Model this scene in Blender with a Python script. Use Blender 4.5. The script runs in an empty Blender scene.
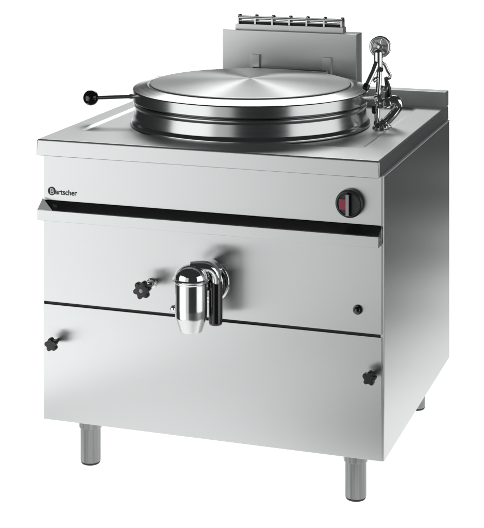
import bpy, bmesh, math, random
from mathutils import Vector, Matrix
random.seed(4)
C = bpy.context.scene.collection
SC = bpy.context.scene
PI = math.pi

# ------------------------------------------------------------------ camera
YAW = 0.32273
CAM = Vector((1.58824, -3.30590, 1.42345))
cd = bpy.data.cameras.new('camera'); co = bpy.data.objects.new('camera', cd); C.objects.link(co)
co.location = CAM; co.rotation_euler = (PI/2, 0, YAW)
cd.sensor_fit = 'VERTICAL'; cd.sensor_height = 36.0
cd.lens = 36.0*1580.06/528.0
cd.shift_y = -(264.0+155.859)/528.0
cd.clip_start = 0.1; cd.clip_end = 200
SC.camera = co

# ------------------------------------------------------------------ studio darkness, exposure
w = bpy.data.worlds.new('World'); SC.world = w; w.use_nodes = True
bg = w.node_tree.nodes['Background']
bg.inputs['Color'].default_value = (0.03, 0.031, 0.032, 1); bg.inputs['Strength'].default_value = 1.0
SC.view_settings.view_transform = 'Standard'; SC.view_settings.look = 'None'
SC.view_settings.gamma = 1.0; SC.view_settings.exposure = 0.0

# studio frame: U to the right of the view, V away from the camera, centred on the appliance
U = Vector((math.cos(YAW), math.sin(YAW), 0)); V = Vector((-math.sin(YAW), math.cos(YAW), 0))
MID = Vector((0.4, 0.36, 0))
FLOOR = -0.009
def st(u, v, z): return MID + U*u + V*v + Vector((0, 0, z))

def area(name, pos, aim, sx, sy, power, col=(1, 1, 1), spread=180):
    l = bpy.data.lights.new(name, 'AREA'); l.shape = 'RECTANGLE'; l.size = sx; l.size_y = sy
    l.energy = power; l.color = col; l.spread = math.radians(spread)
    o = bpy.data.objects.new(name, l); C.objects.link(o); o.location = pos
    o.rotation_euler = (Vector(aim)-Vector(pos)).to_track_quat('-Z', 'Y').to_euler()
    return o
def half(v): return min(max(.87+.33*v, .84), 2.25)                                 # half width of the added light table at depth v
EDGES = (-.72, -.2, .3, .9, 1.6, 2.6, 3.95)
for v0, v1 in zip(EDGES, EDGES[1:]):                            # added unseen lamps, keep the opal sheet white from below
    wd = 2*half(max(v0, -.7))+.04
    area('fill_under_sheet', st(0, (v0+v1)/2, -.2), st(0, (v0+v1)/2+.001, 3), wd, v1-v0, (5.5 if v0 < 0 else 4.9)*wd*(v1-v0))
area('fill_under_sheet', st(-.62, -1.08, -.2), st(-.62, -1.079, 3), 1.0, .74, 3.6)  # added unseen lamp, brightens what the left of the door reflects
area('fill_behind_sheet', st(0, 4.45, .35), st(0, 0, .35), 4.2, 1.3, 65)  # added unseen lamp, keeps the upright part of the sheet white
area('softbox_left', st(-2.85, -1.8, .5), st(0, 0, .5), 2.65, 3.6, 50)
area('fill_near', st(-1.55, -3.1, .3), st(0, 0, .3), 1.25, 3.2, 8.5)  # added unseen fill, lifts the right of the front panels
area('fill_back', st(0, 2.95, 2.85), st(0, 0, .85), 3.2, .85, 35)  # added unseen lamp, lights the worktop and lid from behind
area('fill_strip_back', st(0, 3.1, 1.85), st(0, 0, .85), .5, 1.1, 4.2)  # added unseen strip lamp for the bright wedges on the lid
area('softbox_right', st(2.7, -1.3, .8), st(0, 0, .8), 3.2, 2.8, 38)

# ------------------------------------------------------------------ materials
def mat(name, col, metal=0.0, rough=0.5, aniso=0.0, tangent=None, brush=None, rvar=0.0, cvar=0.0, bump=0.0, coat=0.0, spec=0.5):
    m = bpy.data.materials.new(name); m.use_nodes = True
    nt = m.node_tree; N = nt.nodes; L = nt.links; b = N['Principled BSDF']
    b.inputs['Base Color'].default_value = (*col, 1); b.inputs['Metallic'].default_value = metal
    b.inputs['Roughness'].default_value = rough; b.inputs['Specular IOR Level'].default_value = spec
    b.inputs['Coat Weight'].default_value = coat
    if aniso:
        b.inputs['Anisotropic'].default_value = aniso
        if tangent == 'radial':
            t = N.new('ShaderNodeTangent'); t.direction_type = 'RADIAL'; t.axis = 'Z'
            L.new(t.outputs[0], b.inputs['Tangent']); b.inputs['Anisotropic Rotation'].default_value = 0.0
        elif tangent is not None:
            t = N.new('ShaderNodeCombineXYZ')
            for i in range(3): t.inputs[i].default_value = tangent[i]
            L.new(t.outputs[0], b.inputs['Tangent'])
    if brush is not None:
        tc = N.new('ShaderNodeTexCoord')
        nz = N.new('ShaderNodeTexNoise'); nz.inputs['Scale'].default_value = 1.0; nz.inputs['Detail'].default_value = 3.0
        if brush == 'concentric':
            sp = N.new('ShaderNodeSeparateXYZ'); L.new(tc.outputs['Object'], sp.inputs[0])
            cb = N.new('ShaderNodeCombineXYZ'); L.new(sp.outputs[0], cb.inputs[0]); L.new(sp.outputs[1], cb.inputs[1])
            ln = N.new('ShaderNodeVectorMath'); ln.operation = 'LENGTH'; L.new(cb.outputs[0], ln.inputs[0])
            mu = N.new('ShaderNodeMath'); mu.operation = 'MULTIPLY'; mu.inputs[1].default_value = 420; L.new(ln.outputs['Value'], mu.inputs[0])
            nz.noise_dimensions = '1D'; L.new(mu.outputs[0], nz.inputs['W'])
        else:
            mp = N.new('ShaderNodeMapping'); mp.inputs['Scale'].default_value = brush
            L.new(tc.outputs['Object'], mp.inputs[0]); L.new(mp.outputs[0], nz.inputs['Vector'])
        if rvar:
            mr = N.new('ShaderNodeMapRange'); mr.inputs['To Min'].default_value = rough-rvar; mr.inputs['To Max'].default_value = rough+rvar
            L.new(nz.outputs[0], mr.inputs[0]); L.new(mr.outputs[0], b.inputs['Roughness'])
        if cvar:
            mx = N.new('ShaderNodeMix'); mx.data_type = 'RGBA'
            mx.inputs[6].default_value = (*[c*(1-cvar) for c in col], 1); mx.inputs[7].default_value = (*[min(1, c*(1+cvar)) for c in col], 1)
            L.new(nz.outputs[0], mx.inputs[0]); L.new(mx.outputs[2], b.inputs['Base Color'])
        if bump:
            bp = N.new('ShaderNodeBump'); bp.inputs['Strength'].default_value = bump; bp.inputs['Distance'].default_value = 0.001
            L.new(nz.outputs[0], bp.inputs['Height']); L.new(bp.outputs[0], b.inputs['Normal'])
    return m
STEEL = (.63, .645, .645)
M = {}
M['front'] = mat('brushed_steel_front', STEEL, 1, .30, .88, (1, 0, 0), (4, 4, 1300), .02, .02)
M['side'] = mat('brushed_steel_side', STEEL, 1, .24, .6, (0, 1, 0), (4, 4, 1300), .02, .02)
M['top'] = mat('satin_steel_top', (.70, .715, .715), 1, .41, 0, None, (5, 1400, 1400), .02, .015)
M['slope'] = mat('painted_dark_reflection', (.018, .018, .018), 0, .16, 0, None, (4, 300, 300), .02, .03)  # black colour stands in for a dark reflection on the slope
M['matte'] = mat('painted_pale_glint', (.74, .75, .75), 0, .6, 0, None, (300, 300, 300), .03, .03)  # pale colour stands in for bright reflections at slot end and side edge
M['wheel'] = mat('satin_chrome', (.78, .79, .79), 1, .3, 0, None, (90, 90, 90), .05, .05)
M['cup'] = mat('worn_chrome', (.76, .77, .77), 1, .15, 0, None, (60, 60, 60), .03)
M['leg'] = mat('leg_steel', (.25, .255, .255), 1, .2, 0, None, (110, 110, 2.5), .06, .8)  # streaks in the colour stand in for light and dark reflections
M['lid'] = mat('spun_steel_lid', (.55, .56, .56), 1, .42, .95, 'radial', 'concentric', .05, .05, .03)
M['ring'] = mat('turned_steel_ring', (.53, .54, .54), 1, .17, .7, 'radial', (4, 4, 500), .04, .03)
M['box'] = mat('satin_steel_box', (.60, .61, .61), 1, .38, .5, (1, 0, 0), (4, 4, 1300), .02, .02)
M['chrome'] = mat('chrome', (.78, .79, .79), 1, .06, 0, None, (60, 60, 60), .02)
M['satin'] = mat('satin_steel_tube', (.6, .61, .61), 1, .2, 0, None, (4, 4, 300), .05, .04)
M['black'] = mat('black_plastic', (.007, .007, .008), 0, .3, 0, None, (90, 90, 90), .06)
M['ball'] = mat('black_bakelite', (.008, .008, .008), 0, .08, 0, None, (60, 60, 60), .03, coat=.5)
M['rubber'] = mat('black_rubber', (.015, .015, .015), 0, .6, 0, None, (90, 90, 90), .08)
M['knob'] = mat('dark_grey_plastic', (.022, .022, .025), 0, .32, 0, None, (90, 90, 90), .06)
M['red'] = mat('red_indicator', (.44, .03, .075), 0, .35, 0, None, (200, 200, 200), .05, .1)
M['grey'] = mat('grey_pointer', (.42, .42, .44), 0, .4, 0, None, (200, 200, 200), .05, .05)
M['ink'] = mat('black_print', (.012, .012, .014), 0, .5, 0, None, (300, 300, 300), .05)
M['white'] = mat('white_print', (.8, .8, .8), 0, .5, 0, None, (300, 300, 300), .05)
M['dark'] = mat('dark_gap', (.02, .02, .02), 0, .7, 0, None, (90, 90, 90), .05)
m = bpy.data.materials.new('opal_acrylic'); m.use_nodes = True
nt = m.node_tree; nt.nodes.remove(nt.nodes['Principled BSDF'])
tl = nt.nodes.new('ShaderNodeBsdfTranslucent'); df = nt.nodes.new('ShaderNodeBsdfDiffuse'); ms = nt.nodes.new('ShaderNodeMixShader')
nz = nt.nodes.new('ShaderNodeTexNoise'); nz.inputs['Scale'].default_value = 3
cr = nt.nodes.new('ShaderNodeMapRange'); cr.inputs['To Min'].default_value = .86; cr.inputs['To Max'].default_value = .9
nt.links.new(nz.outputs[0], cr.inputs[0]); nt.links.new(cr.outputs[0], tl.inputs[0]); df.inputs[0].default_value = (.88, .88, .88, 1)
ms.inputs[0].default_value = .3
nt.links.new(tl.outputs[0], ms.inputs[1]); nt.links.new(df.outputs[0], ms.inputs[2])
nt.links.new(ms.outputs[0], nt.nodes['Material Output'].inputs['Surface'])
M['opal'] = m

# ------------------------------------------------------------------ helpers
ORG = {}
def obj(name, bm, m, parent=None, origin=None, smooth=35, label=None):
    """bm is in world coordinates; origin = the object's own origin in the world"""
    origin = Vector(origin) if origin is not None else (ORG[parent] if parent else Vector((0, 0, 0)))
    bmesh.ops.recalc_face_normals(bm, faces=bm.faces)
    bmesh.ops.translate(bm, verts=bm.verts, vec=-origin)
    me = bpy.data.meshes.new(name); bm.to_mesh(me); bm.free()
    me.materials.append(M[m] if isinstance(m, str) else m)
    for p in me.polygons: p.use_smooth = True
    me.set_sharp_from_angle(angle=math.radians(smooth))
    o = bpy.data.objects.new(name, me); C.objects.link(o)
    wn = o.modifiers.new('weighted_normals', 'WEIGHTED_NORMAL'); wn.keep_sharp = True; wn.weight = 100
    ORG[o] = origin
    if parent:
        o.parent = parent; o.location = origin-ORG[parent]
    else: o.location = origin
    if label: o['label'] = label
    return o
def NB(): return bmesh.new()
def merge(bm, other):
    me = bpy.data.meshes.new('tmp'); other.to_mesh(me); other.free(); bm.from_mesh(me); bpy.data.meshes.remove(me)
def box(bm, x0, x1, y0, y1, z0, z1, bev=0.0, seg=2):
    t = NB()
    bmesh.ops.create_cube(t, size=1)
    bmesh.ops.scale(t, vec=(x1-x0, y1-y0, z1-z0), verts=t.verts)
    bmesh.ops.translate(t, vec=((x0+x1)/2, (y0+y1)/2, (z0+z1)/2), verts=t.verts)
    if bev: bmesh.ops.bevel(t, geom=list(t.edges), offset=bev, segments=seg, affect='EDGES', profile=.5)
    merge(bm, t)
def frame_of(d):
    d = Vector(d).normalized(); a = Vector((0, 0, 1)) if abs(d.z) < .9 else Vector((1, 0, 0))
    x = a.cross(d).normalized(); return x, d.cross(x).normalized(), d
def lathe(bm, base, axis, prof, n=48, cap=True):
    """prof: (radius, height along axis)"""
    X, Y, D = frame_of(axis); base = Vector(base); rings = []
    for r, h in prof:
        if r < 1e-6: rings.append([bm.verts.new(base+D*h)])
        else: rings.append([bm.verts.new(base+D*h+(X*math.cos(2*PI*k/n)+Y*math.sin(2*PI*k/n))*r) for k in range(n)])
    for a, b in zip(rings, rings[1:]):
        for k in range(n):
            k2 = (k+1) % n
            if len(a) == 1 and len(b) == 1: continue
            if len(a) == 1: bm.faces.new((a[0], b[k], b[k2]))
            elif len(b) == 1: bm.faces.new((a[k], a[k2], b[0]))
            else: bm.faces.new((a[k], a[k2], b[k2], b[k]))
    if cap:
        for r in (rings[0], rings[-1]):
            if len(r) > 2: bm.faces.new(r)
def rot_profile(pts, rad=.0015, seg=3):
    """round the inner corners of a profile polyline"""
    out = [pts[0]]
    for a, b, c in zip(pts, pts[1:], pts[2:]):
        A, B, Cc = Vector(a), Vector(b), Vector(c)
        d1 = (A-B); d2 = (Cc-B); r = min(rad, d1.length*.45, d2.length*.45)
        p = B+d1.normalized()*r; q = B+d2.normalized()*r
        for k in range(seg+1):
            t = k/seg; out.append(tuple(p*(1-t)**2+B*2*t*(1-t)+q*t*t))
    out.append(pts[-1]); return out
def spline(pts, n=8):
    P = [Vector(p) for p in pts]; P = [P[0]*2-P[1]]+P+[P[-1]*2-P[-2]]; out = []
    for i in range(1, len(P)-2):
        for k in range(n):
            t = k/n; a, b, c, d = P[i-1:i+3]
            out.append(.5*((2*b)+(c-a)*t+(2*a-5*b+4*c-d)*t*t+(3*b-a-3*c+d)*t**3))
    out.append(P[-2]); return out
def tube(bm, path, radii, n=20, flat=1.0, side=None):
    path = [Vector(p) for p in path]
    if not isinstance(radii, (list, tuple)): radii = [radii]*len(path)
    T = [(path[min(i+1, len(path)-1)]-path[max(i-1, 0)]).normalized() for i in range(len(path))]
    X, _, _ = frame_of(T[0])
    if side is not None: X = (Vector(side)-T[0]*Vector(side).dot(T[0])).normalized()
    rings = []
    for p, t, r in zip(path, T, radii):
        X = (X-t*X.dot(t)).normalized(); Y = t.cross(X)
        rings.append([bm.verts.new(p+(X*math.cos(2*PI*k/n)+Y*math.sin(2*PI*k/n)*flat)*r) for k in range(n)])
    for a, b in zip(rings, rings[1:]):
        for k in range(n): bm.faces.new((a[k], a[(k+1) % n], b[(k+1) % n], b[k]))
    bm.faces.new(rings[0]); bm.faces.new(rings[-1])
def prism_x(bm, prof, x0, x1, bev=0.0):
    t = NB()
    a = [t.verts.new((x0, y, z)) for y, z in prof]; b = [t.verts.new((x1, y, z)) for y, z in prof]
    n = len(prof)
    for k in range(n): t.faces.new((a[k], a[(k+1) % n], b[(k+1) % n], b[k]))
    t.faces.new(a); t.faces.new(b)
    bmesh.ops.recalc_face_normals(t, faces=t.faces)
    if bev: bmesh.ops.bevel(t, geom=list(t.edges), offset=bev, segments=2, affect='EDGES', profile=.5)
    merge(bm, t)
def sphere(bm, c, r, sx=1, sy=1, sz=1):
    t = NB(); bmesh.ops.create_uvsphere(t, u_segments=32, v_segments=20, radius=r)
    bmesh.ops.scale(t, vec=(sx, sy, sz), verts=t.verts); bmesh.ops.translate(t, vec=c, verts=t.verts); merge(bm, t)
def torus(bm, c, axis, R, r, n=40, k=12):
    X, Y, D = frame_of(axis); c = Vector(c); g = []
    for i in range(n):
        e = X*math.cos(2*PI*i/n)+Y*math.sin(2*PI*i/n)
        g.append([bm.verts.new(c+e*(R+r*math.cos(2*PI*j/k))+D*r*math.sin(2*PI*j/k)) for j in range(k)])
    for i in range(n):
        for j in range(k): bm.faces.new((g[i][j], g[(i+1) % n][j], g[(i+1) % n][(j+1) % k], g[i][(j+1) % k]))
def rrect(x0, x1, y0, y1, r, n, z):
    out = []
    for cx, cy, a0 in ((x1-r, y1-r, 0), (x0+r, y1-r, 90), (x0+r, y0+r, 180), (x1-r, y0+r, 270)):
        for k in range(n+1):
            a = math.radians(a0+90*k/n); out.append((cx+r*math.cos(a), cy+r*math.sin(a), z))
    return out
def loops(bm, L, cap_last=True, cap_first=False):
    R = [[bm.verts.new(p) for p in l] for l in L]
    for a, b in zip(R, R[1:]):
        n = len(a)
        for k in range(n): bm.faces.new((a[k], a[(k+1) % n], b[(k+1) % n], b[k]))
    if cap_last: bm.faces.new(R[-1])
    if cap_first: bm.faces.new(R[0])

# ------------------------------------------------------------------ setting: opal light table, added to keep the ground white and shadowless
b = NB(); prof = [(-1.4+4.8*k/12, FLOOR) for k in range(13)]
prof += [(3.4+.6*math.sin(PI/2*k/14), FLOOR+.6*(1-math.cos(PI/2*k/14))) for k in range(1, 15)]
prof += [(4.0, .85), (4.0, 1.05)]
a = [b.verts.new(st(-half(v), v, z)) for v, z in prof]; c = [b.verts.new(st(half(v), v, z)) for v, z in prof]
for k in range(len(prof)-1): b.faces.new((a[k], c[k], c[k+1], a[k+1]))
o = obj('added_light_table', b, 'opal', None, MID+Vector((0, 0, FLOOR))); o['kind'] = 'structure'

# ------------------------------------------------------------------ the appliance
root = bpy.data.objects.new('boiling_kettle', None); C.objects.link(root)
root.location = (.4, .36, FLOOR); ORG[root] = Vector(root.location)
root['label'] = 'stainless steel boiling kettle cabinet on four short feet with round lid and drain tap'
root['category'] = 'boiling kettle'
W, D = .8, .7287

# cabinet shell (sides, back, floor)
b = NB(); P = [(-.0005, D), (-.0005, .0058), (W-.0045, .0058), (W-.0045, .0032)]
for k in range(7): P.append((W+.0004+.0024*math.sin(PI/2*k/6), .0032+.0032*(1-math.cos(PI/2*k/6))))
P.append((W+.0028, D)); loops(b, [[(x, y, .1) for x, y in P], [(x, y, .7112) for x, y in P]], True, True)
cab = obj('cabinet', b, 'side', root)
b = NB(); box(b, W-.02, W+.0044, .003, D-.001, .7105, .7122, .0004); obj('side_edge_glint', b, 'matte', cab)  # pale strip put in for the bright line along the edge
# control panel
b = NB(); box(b, .0005, W-.0012, 0, .03, .6045, .7118, .0016); cp = obj('control_panel', b, 'front', root)
# drip ledge and grip recess
b = NB(); prism_x(b, [(.0, .6030), (-.033, .5888), (-.033, .5650), (.012, .5650), (.012, .6030)], .0002, W-.0008, .0009)
gl = obj('grip_ledge', b, 'front', root)
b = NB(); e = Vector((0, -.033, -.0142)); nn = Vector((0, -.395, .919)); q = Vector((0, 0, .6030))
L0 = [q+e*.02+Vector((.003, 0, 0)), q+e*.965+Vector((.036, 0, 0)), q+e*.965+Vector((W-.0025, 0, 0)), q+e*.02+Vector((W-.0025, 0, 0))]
loops(b, [L0, [p+nn*.0012 for p in L0]], True, True); obj('slot_dark_reflection', b, 'slope', gl)  # black strip laid on the slope as its dark reflection
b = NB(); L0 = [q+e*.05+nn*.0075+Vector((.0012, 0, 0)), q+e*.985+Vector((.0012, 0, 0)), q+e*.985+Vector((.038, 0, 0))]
loops(b, [L0, [p+nn*.0009 for p in L0]], True, True); obj('ledge_end_glint', b, 'matte', gl)  # pale triangle added as the bright reflection at the slot's left end
b = NB(); box(b, .0005, W-.0012, 0, .03, .3716, .5638, .0012); mp = obj('middle_panel', b, 'front', root)
b = NB(); box(b, .003, W-.003, .0045, .03, .35, .40); obj('door_gap', b, 'dark', root)
b = NB(); box(b, .0005, W-.0012, 0, .03, .1, .3652, .0012); door = obj('lower_door', b, 'front', root)

# worktop: front skirt, flat border, shallow pressed well
ZT = .7502
b = NB(); n = 6; x0, x1, y0, y1 = -.002, W+.0008, -.0318, D
L = [rrect(x0+.003, x1-.003, y0+.003, y1-.003, .001, n, .7122), rrect(x0, x1, y0, y1, .0015, n, .7140)]
R = .0055
for k in range(0, 7):
    a = PI/2*k/6; i = R*(1-math.cos(a)); L.append(rrect(x0+i, x1-i, y0+i, y1-i, max(.0015, .004-i*.3), n, ZT-R+R*math.sin(a)))
L.append(rrect(x0+.012, x1-.012, y0+.012, y1-.012, .004, n, ZT))
wx0, wx1, wy0, wy1 = .042, .737, .095, .668
for i, dz in ((0, 0), (.003, -.0004), (.009, -.0034), (.012, -.0038), (.018, -.0038)):
    L.append(rrect(wx0+i, wx1-i, wy0+i, wy1-i, .022-i*.6, n, ZT+dz))
loops(b, L, True, True); top = obj('worktop', b, 'top', root)
for k in ('front', 'side'): top.data.materials.append(M[k])     # the folded-down skirt keeps the grain of the sheets below it
for p in top.data.polygons:
    if p.normal.y < -.95: p.material_index = 1
    elif abs(p.normal.x) > .95: p.material_index = 2
b = NB(); box(b, -.0018, W+.0008, .692, D+.002, ZT-.001, .789, .0022); obj('rear_upstand', b, 'top', top)

# kettle vessel
KC = Vector((.3882, .3462, 0))
b = NB(); P = [(.20, .7475), (.291, .7475), (.2915, .7525), (.2885, .7565), (.2850, .7605), (.2840, .765), (.2795, .790), (.2835, .7935), (.284, .7985), (.281, .8008), (.27, .8010)]
lathe(b, KC, (0, 0, 1), rot_profile(P, .002), 128); obj('kettle_rim', b, 'ring', root, (KC.x, KC.y, .775))
# lid
b = NB()
P = [(.20, .8015), (.2775, .8015), (.2780, .8045), (.2855, .8050), (.2865, .8070), (.2865, .8300), (.2850, .8325), (.2500, .8415), (.2480, .8395), (.2455, .8395)]
lathe(b, KC, (0, 0, 1), rot_profile(P, .0014), 160, False)
lid = obj('lid', b, 'ring', root, (KC.x, KC.y, .82))
b = NB(); lathe(b, KC, (0, 0, 1), rot_profile([(.2462, .8380), (.2450, .8425), (.2400, .8445), (.0001, .8545)], .002)+[(0, .8545)], 160, False)
obj('lid_dome', b, 'lid', lid, (KC.x, KC.y, .84))
# lid lever
dl = -U; p0 = KC+dl*.284+Vector((0, 0, .8098)); p1 = KC+dl*.374+Vector((0, 0, .8065))
b = NB(); tube(b, [p0, p1], .0048); lev = obj('lid_lever', b, 'satin', lid, p0)
b = NB(); tube(b, [p0-dl*.003, p0+dl*.010], .0062); obj('lever_collar', b, 'satin', lid, p0)
b = NB(); sphere(b, p1+dl*.014, .0190); obj('ball_grip', b, 'ball', lid, p1)
# hinge at the back of the lid
b = NB(); tube(b, [(.300, .640, .833), (.500, .640, .833)], .0055); obj('hinge_rod', b, 'satin', root, (.4, .64, .833))
for hx in (.292, .488):
    b = NB(); box(b, hx-.014, hx+.014, .606, .650, .824, .8335, .0025); obj('hinge_pad', b, 'chrome', root, (hx, .628, .829))
    b = NB(); box(b, hx-.008, hx+.0165, .6650, .6725, .79, .868, .0014); obj('hinge_strap', b, 'box', root, (hx, .67, .83))

# flue box and its grille
b = NB(); box(b, .2025, .5722, .672, .7265, .752, .9305, .0028); flue = obj('flue_box', b, 'box', root, (.387, .7, .84))
b = NB(); box(b, .2345, .5320, .685, .7150, .9300, .9450, .0012); gb = obj('flue_grille', b, 'box', flue, (.38, .7, .935))
b = NB(); box(b, .2430, .5270, .691, .708, .9440, .9530); obj('grille_slot', b, 'dark', flue, (.38, .7, .945))
for y, z, r in ((.690, .9610, .0042), (.7095, .9610, .0042), (.690, .9530, .0026)):
    b = NB(); tube(b, [(.2420, y, z), (.5285, y, z)], r, 12); obj('grille_rod', b, 'wheel', flue, (.38, y, z))
for k in range(7):
    x = .2430+k*.0473
    b = NB(); box(b, x-.0024, x+.0024, .6845, .712, .9450, .9600, .0004)
    tube(b, spline([(x, .688, .957), (x, .6885, .962), (x, .694, .9655), (x, .700, .9665), (x, .706, .9655), (x, .7115, .962), (x, .712, .957)], 4), .0022, 10)
    obj('grille_post', b, 'front', flue, (x, .7, .955))
    b = NB(); tube(b, [(x-.0035, .700, .9635), (x+.0035, .700, .9635)], .0068, 16); obj('grille_ring', b, 'black', flue, (x, .7, .9635))

# ------------------------------------------------------------------ water tap on the worktop
tp = Vector((.709, .367, ZT-.004))
b = NB(); lathe(b, tp, (0, 0, 1), rot_profile([(.0001, 0), (.021, 0), (.021, .004), (.015, .008), (.0125, .016), (.0001, .016)], .001), 32)
tap = obj('water_tap', b, 'chrome', root, tp)
b = NB(); tube(b, spline([(.6985, .364, .752), (.7010, .364, .80), (.7045, .364, .85), (.7060, .365, .892)], 6), .0068); obj('riser_pipe', b, 'chrome', tap)
b = NB(); lathe(b, (.7035, .362, .892), (0, 0, 1), rot_profile([(.0001, 0), (.0095, 0), (.0105, .004), (.0105, .034)], .001)+[(.0098, .0378), (.0075, .0415), (.004, .0437), (0, .0445)], 28)
obj('tap_bonnet', b, 'chrome', tap)
wc = Vector((.703, .384, .9385)); wa = Vector((.10, -.98, .10)).normalized()
b = NB(); torus(b, wc, wa, .0225, .0042); 
X, Y, Dd = frame_of(wa)
for k in range(6):
    e = X*math.cos(PI/3*k+.3)+Y*math.sin(PI/3*k+.3); tube(b, [wc+e*.004, wc+e*.022], [.0034, .0024], 10)
lathe(b, wc-Dd*.004, wa, [(.0205, -.001), (.0205, .002), (0, .003)], 40); lathe(b, wc-Dd*.006, wa, rot_profile([(.0001, 0), (.007, 0), (.0065, .012), (.0001, .013)], .001), 20)
obj('hand_wheel', b, 'wheel', tap)
b = NB(); tube(b, [(.7015, .358, .905), (.6950, .350, .884), (.6820, .337, .852)], [.0072, .0066, .0062]); obj('spout', b, 'chrome', tap)
b = NB(); lathe(b, (.6832, .338, .855), (-.0130, -.013, -.032), rot_profile([(.0001, 0), (.0078, 0), (.0082, .012), (.006, .016), (.0001, .0165)], .001), 24); obj('spout_tip', b, 'black', tap)
b = NB(); tube(b, spline([(.7090, .366, .905), (.7180, .370, .897), (.7240, .372, .884), (.7295, .374, .874), (.7270, .374, .866), (.7190, .372, .867)], 5), .0042, 14); obj('hook', b, 'chrome', tap)
b = NB(); tube(b, spline([(.7175, .374, .868), (.7220, .376, .852), (.7245, .377, .836), (.7215, .377, .822), (.7180, .377, .815)], 5), [.003+.0042*math.sin(PI*k/20) for k in range(21)], 14); obj('lever_grip', b, 'black', tap)
b = NB(); lathe(b, (.6590, .340, .8215), (.040, .027, -.003), rot_profile([(.0001, 0), (.0046, .001), (.0052, .006), (.0026, .046), (.0001, .047)], .001), 20); obj('side_lever', b, 'chrome', tap)
b = NB(); lathe(b, (.6960, .366, .806), (1, .1, .05), rot_profile([(.0001, 0), (.0085, 0), (.0085, .009), (.0125, .010), (.0125, .020), (.009, .022), (.009, .034), (.0001, .034)], .001), 24)
lathe(b, (.7040, .366, .795), (0, 0, 1), rot_profile([(.0001, 0), (.0100, 0), (.0105, .024), (.0075, .034), (.0001, .034)], .001), 6)
obj('valve_body', b, 'chrome', tap)
for x, z in ((.7030, .8170), (.7056, .8820)):
    b = NB(); lathe(b, (x, .3645, z), (0, 0, 1), rot_profile([(.0001, 0), (.0095, 0), (.0100, .003), (.0100, .009), (.0090, .012), (.0001, .012)], .001), 6)
    obj('union_nut', b, 'chrome', tap)
b = NB(); lathe(b, (.7080, .366, .8450), (.95, .1, -.2), rot_profile([(.0001, 0), (.0060, 0), (.0060, .008), (.0085, .009), (.0085, .017), (.0050, .019), (.0001, .019)], .0008), 18); obj('diverter', b, 'chrome', tap)
b = NB(); lathe(b, (.7040, .363, .8680), (-.8, -.5, -.35), rot_profile([(.0001, 0), (.0055, 0), (.0055, .010), (.0075, .011), (.0075, .016), (.0001, .017)], .0008), 18); obj('stop_screw', b, 'chrome', tap)
for p, d in (((.7125, .366, .7545), (.55, .25, .75)), ((.7200, .3675, .8075), (1, .15, .35))):
    b = NB(); lathe(b, p, d, rot_profile([(.0001, 0), (.0128, 0), (.0128, .010), (.0113, .013), (.0001, .013)], .001), 8); obj('elbow_collar', b, 'chrome', tap)
b = NB(); lathe(b, (.6940, .360, .802), (0, 0, -1), rot_profile([(.0001, 0), (.0055, 0), (.0060, .016), (.0040, .020), (.0001, .020)], .001), 16); obj('valve_cap', b, 'black', tap)
b = NB(); tube(b, spline([(.7220, .368, .8085), (.7360, .371, .8160), (.7475, .375, .8125), (.7500, .380, .8010), (.7440, .378, .7900), (.7320, .372, .7745), (.7140, .366, .7560)], 6), .0102, 20); obj('elbow_pipe', b, 'chrome', tap)
b = NB(); tube(b, spline([(.7480, .3750, .8060), (.7455, .384, .786), (.7320, .384, .768), (.7230, .380, .756), (.7215, .378, .7470)], 6), .0055, 16); obj('return_pipe', b, 'chrome', tap)
b = NB(); lathe(b, (.7215, .378, .7465), (0, 0, 1), rot_profile([(.0001, 0), (.0110, 0), (.0100, .006), (.0001, .006)], .001), 20); obj('pipe_flange', b, 'chrome', tap)

# ------------------------------------------------------------------ drain tap on the middle panel
vf = Vector((.4065, 0, .453)); ax = (0, -1, 0)
b = NB(); lathe(b, vf+Vector((0, .001, 0)), ax, rot_profile([(.0001, 0), (.0485, 0), (.0485, .006), (.0440, .0095), (.0350, .0100), (.0325, .016), (.0001, .018)], .0015), 64)
dv = obj('drain_valve', b, 'chrome', root, vf)
b = NB(); lathe(b, vf+Vector((0, -.014, .012)), ax, rot_profile([(.0001, 0), (.029, 0), (.029, .020), (.025, .026), (.025, .070), (.0001, .070)], .002), 40); obj('valve_neck', b, 'chrome', dv)
cx, cy = .3955, -.088
b = NB(); lathe(b, (cx, cy, .3660), (0, 0, 1), rot_profile([(.0200, .003), (.0205, .0), (.0240, .0005), (.0345, .032), (.0352, .050), (.0352, .106), (.0370, .108), (.0370, .111), (.0001, .1115)], .002), 56)
obj('spout_cup', b, 'cup', dv)
b = NB(); lathe(b, (cx, cy, .4775), (0, 0, 1), [(.0001, 0), (.0390, 0), (.0405, .0012), (.0408, .003), (.0395, .0048), (.0375, .0055)]+[(.0372*math.cos(PI/2*k/10), .0055+.0285*math.sin(PI/2*k/10)) for k in range(10)]+[(0, .034)], 56)
obj('cup_dome', b, 'chrome', dv)
b = NB()
pth = spline([(cx-.002, cy+.004, .506), (cx+.012, cy+.008, .5065), (cx+.032, cy+.018, .5045), (.4375, -.064, .4965), (.4425, -.061, .482), (.4425, -.061, .466)], 6)
tube(b, pth, [.0155+.003*min(1, k/10)-.004*max(0, (k-20)/10) for k in range(len(pth))], 28, .68, (0, 1, 0)); obj('lever_arm', b, 'chrome', dv)
b = NB(); tube(b, [(.418, -.010, .487), (.420, -.045, .502), (.4225, -.070, .5035)], [.022, .019, .014], 28, .7); obj('valve_bridge', b, 'chrome', dv)
b = NB(); lathe(b, (.4425, -.061, .4700), (0, 0, -1), rot_profile([(.0001, 0), (.0150, 0), (.0152, .088), (.0135, .0925), (.0001, .093)], .0015), 32); obj('lever_handle', b, 'ball', dv)
b = NB(); lathe(b, (.4290, -.0750, .4960), (.1, -1, .15), [(.0001, 0), (.0026, 0), (.0024, .0085), (0, .0092)], 14); obj('screw', b, 'satin', dv)
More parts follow.
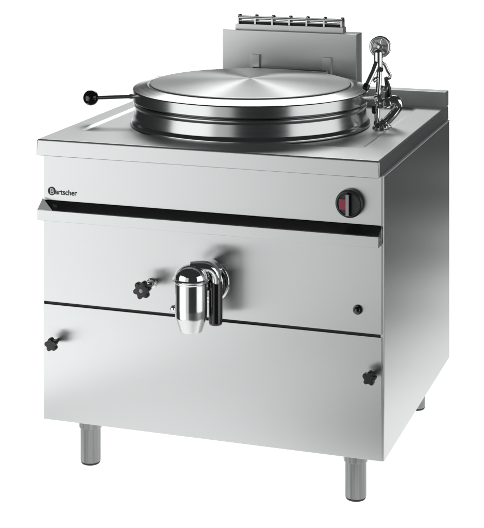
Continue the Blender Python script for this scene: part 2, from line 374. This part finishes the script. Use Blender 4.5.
b = NB(); tube(b, [(.3640, -.080, .4060), (.3520, -.074, .4065)], .0042, 14); sphere(b, (.3495, -.073, .4065), .0080); obj('locking_stud', b, 'chrome', dv)

# ------------------------------------------------------------------ knobs
def star(bm, c, r, lobes, th, ph, depth=.27):
    c = Vector(c); n = lobes*16
    def ring(y, s):
        return [(c.x+math.cos(2*PI*k/n+ph)*r*s*(1-depth*(.5-.5*math.cos(lobes*2*PI*k/n))**1.3), y, c.z+math.sin(2*PI*k/n+ph)*r*s*(1-depth*(.5-.5*math.cos(lobes*2*PI*k/n))**1.3)) for k in range(n)]
    L = [ring(c.y, .55), ring(c.y, .9), ring(c.y-.002, .985), ring(c.y-.004, 1), ring(c.y-th+.003, 1), ring(c.y-th+.001, .96), ring(c.y-th, .88), ring(c.y-th-.0005, .4)]
    loops(bm, L, True, True)
def hand_knob(parent, x, z, d, r, lobes, ph, name, washer):
    o0 = (x, 0, z)
    b = NB(); star(b, (x, -d, z), r, lobes, .016, ph)
    lathe(b, (x, -d+.002, z), (0, 1, 0), rot_profile([(.0001, -.002), (r*.5, -.002), (r*.42, .012), (.0001, .012)], .001), 24)
    k = obj(name, b, 'black', parent, o0)
    b = NB(); tube(b, [(x, .0006, z), (x, -d+.001, z)], .0042, 16); obj('spindle', b, 'satin' if washer else 'black', k, o0)
    if washer:
        b = NB(); lathe(b, (x, .0006, z), (0, -1, 0), rot_profile([(.0001, 0), (.0125, 0), (.0120, .004), (.0085, .006), (.0085, .018), (.0001, .018)], .0012), 28); obj('escutcheon', b, 'chrome', k, o0)
        b = NB(); lathe(b, (x, -d-.0160, z), (0, -1, 0), [(.0001, 0), (.0048, 0), (.0040, .0016), (0, .0022)], 20); obj('knob_insert', b, 'grey', k, o0)
    return k
hand_knob(mp, .2692, .4365, .050, .0205, 6, .25, 'star_knob', True)
hand_knob(door, .0373, .2852, .026, .0155, 5, .5, 'door_knob', False)
hand_knob(door, .7792, .2871, .022, .0155, 5, .2, 'door_knob', False)
# blind plug
b = NB(); lathe(b, (.7455, .0006, .4212), (0, -1, 0), [(.0001, 0), (.0105, 0), (.0108, .002), (.0100, .0045), (.0072, .0055), (.0066, .0085), (.0045, .0105), (0, .0115)], 32)
obj('button_plug', b, 'ball', mp, (.7455, 0, .4212))
# rotary switch
kx, kz = .7290, .6500
b = NB(); lathe(b, (kx, .0006, kz), (0, -1, 0), rot_profile([(.0001, 0), (.0305, 0), (.0305, .012), (.0285, .0155), (.0250, .0165), (.0235, .0150), (.0001, .0150)], .0012), 64)
rk = obj('rotary_switch', b, 'knob', cp, (kx, 0, kz))
b = NB(); box(b, kx-.0042, kx+.0042, -.0265, -.0140, kz-.0235, kz+.0235, .0018); obj('switch_grip', b, 'black', rk)
b = NB(); box(b, kx-.0034, kx+.0034, -.0272, -.0262, kz-.0225, kz+.0225, .0004); obj('switch_pointer', b, 'grey', rk)
b = NB(); box(b, kx-.0205, kx-.0050, -.0165, -.0145, kz-.0125, kz+.0105, .0008); obj('switch_mark', b, 'red', rk)

# maker's lettering, printed on the control panel
def text_mesh(body, height, squeeze):
    cu = bpy.data.curves.new('lettering', 'FONT'); cu.body = body; cu.size = height; cu.offset = height*.022; cu.extrude = .0
    t = bpy.data.objects.new('lettering', cu); C.objects.link(t)
    dg = bpy.context.evaluated_depsgraph_get(); me = bpy.data.meshes.new_from_object(t.evaluated_get(dg))
    C.objects.unlink(t); bpy.data.objects.remove(t)
    bm = NB(); bm.from_mesh(me); bpy.data.meshes.remove(me)
    x0 = min(v.co.x for v in bm.verts)
    for v in bm.verts: v.co = Vector(((v.co.x-x0)*squeeze, -v.co.z, v.co.y))
    return bm
lx, lz = .0215, .6262
b = text_mesh('artscher', .0175, 1.0)
wd = max(v.co.x for v in b.verts); s = .0545/wd
for v in b.verts: v.co = Vector((.0305+v.co.x*s, -.0005, lz-.0066+v.co.z))
lt = obj('lettering', b, 'ink', cp, (.05, 0, lz))
b = NB(); lathe(b, (lx, .0002, lz), (0, -1, 0), [(.0001, 0), (.0098, 0), (.0098, .0008), (0, .0008)], 40); bd = obj('emblem', b, 'ink', cp, (lx, 0, lz))
b = text_mesh('B', .0185, 1.0); wd = max(v.co.x for v in b.verts)
for v in b.verts: v.co = Vector((lx-.0035+v.co.x*.0098/wd, -.0012, lz-.0066+v.co.z))
obj('emblem_letter', b, 'white', bd, (lx, 0, lz))

# ------------------------------------------------------------------ feet
def foot():
    x, y = .0945, .055
    o0 = (x, y, .1)
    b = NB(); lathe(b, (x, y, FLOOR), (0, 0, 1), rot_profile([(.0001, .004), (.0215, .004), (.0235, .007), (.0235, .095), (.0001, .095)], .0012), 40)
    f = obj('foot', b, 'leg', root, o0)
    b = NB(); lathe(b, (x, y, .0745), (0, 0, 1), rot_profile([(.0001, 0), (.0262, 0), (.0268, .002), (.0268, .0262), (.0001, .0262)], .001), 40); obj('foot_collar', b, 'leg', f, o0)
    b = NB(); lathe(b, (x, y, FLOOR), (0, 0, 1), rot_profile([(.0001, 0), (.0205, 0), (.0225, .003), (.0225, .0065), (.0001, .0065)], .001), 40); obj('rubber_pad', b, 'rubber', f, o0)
    return f
f0 = foot()
for x, y in ((.7270, .055), (.735, .640), (.0945, .640)):
    f = f0.copy(); C.objects.link(f); f.parent = root; f.location = Vector((x, y, .1))-ORG[root]
    for ch in f0.children:
        c = ch.copy(); C.objects.link(c); c.parent = f
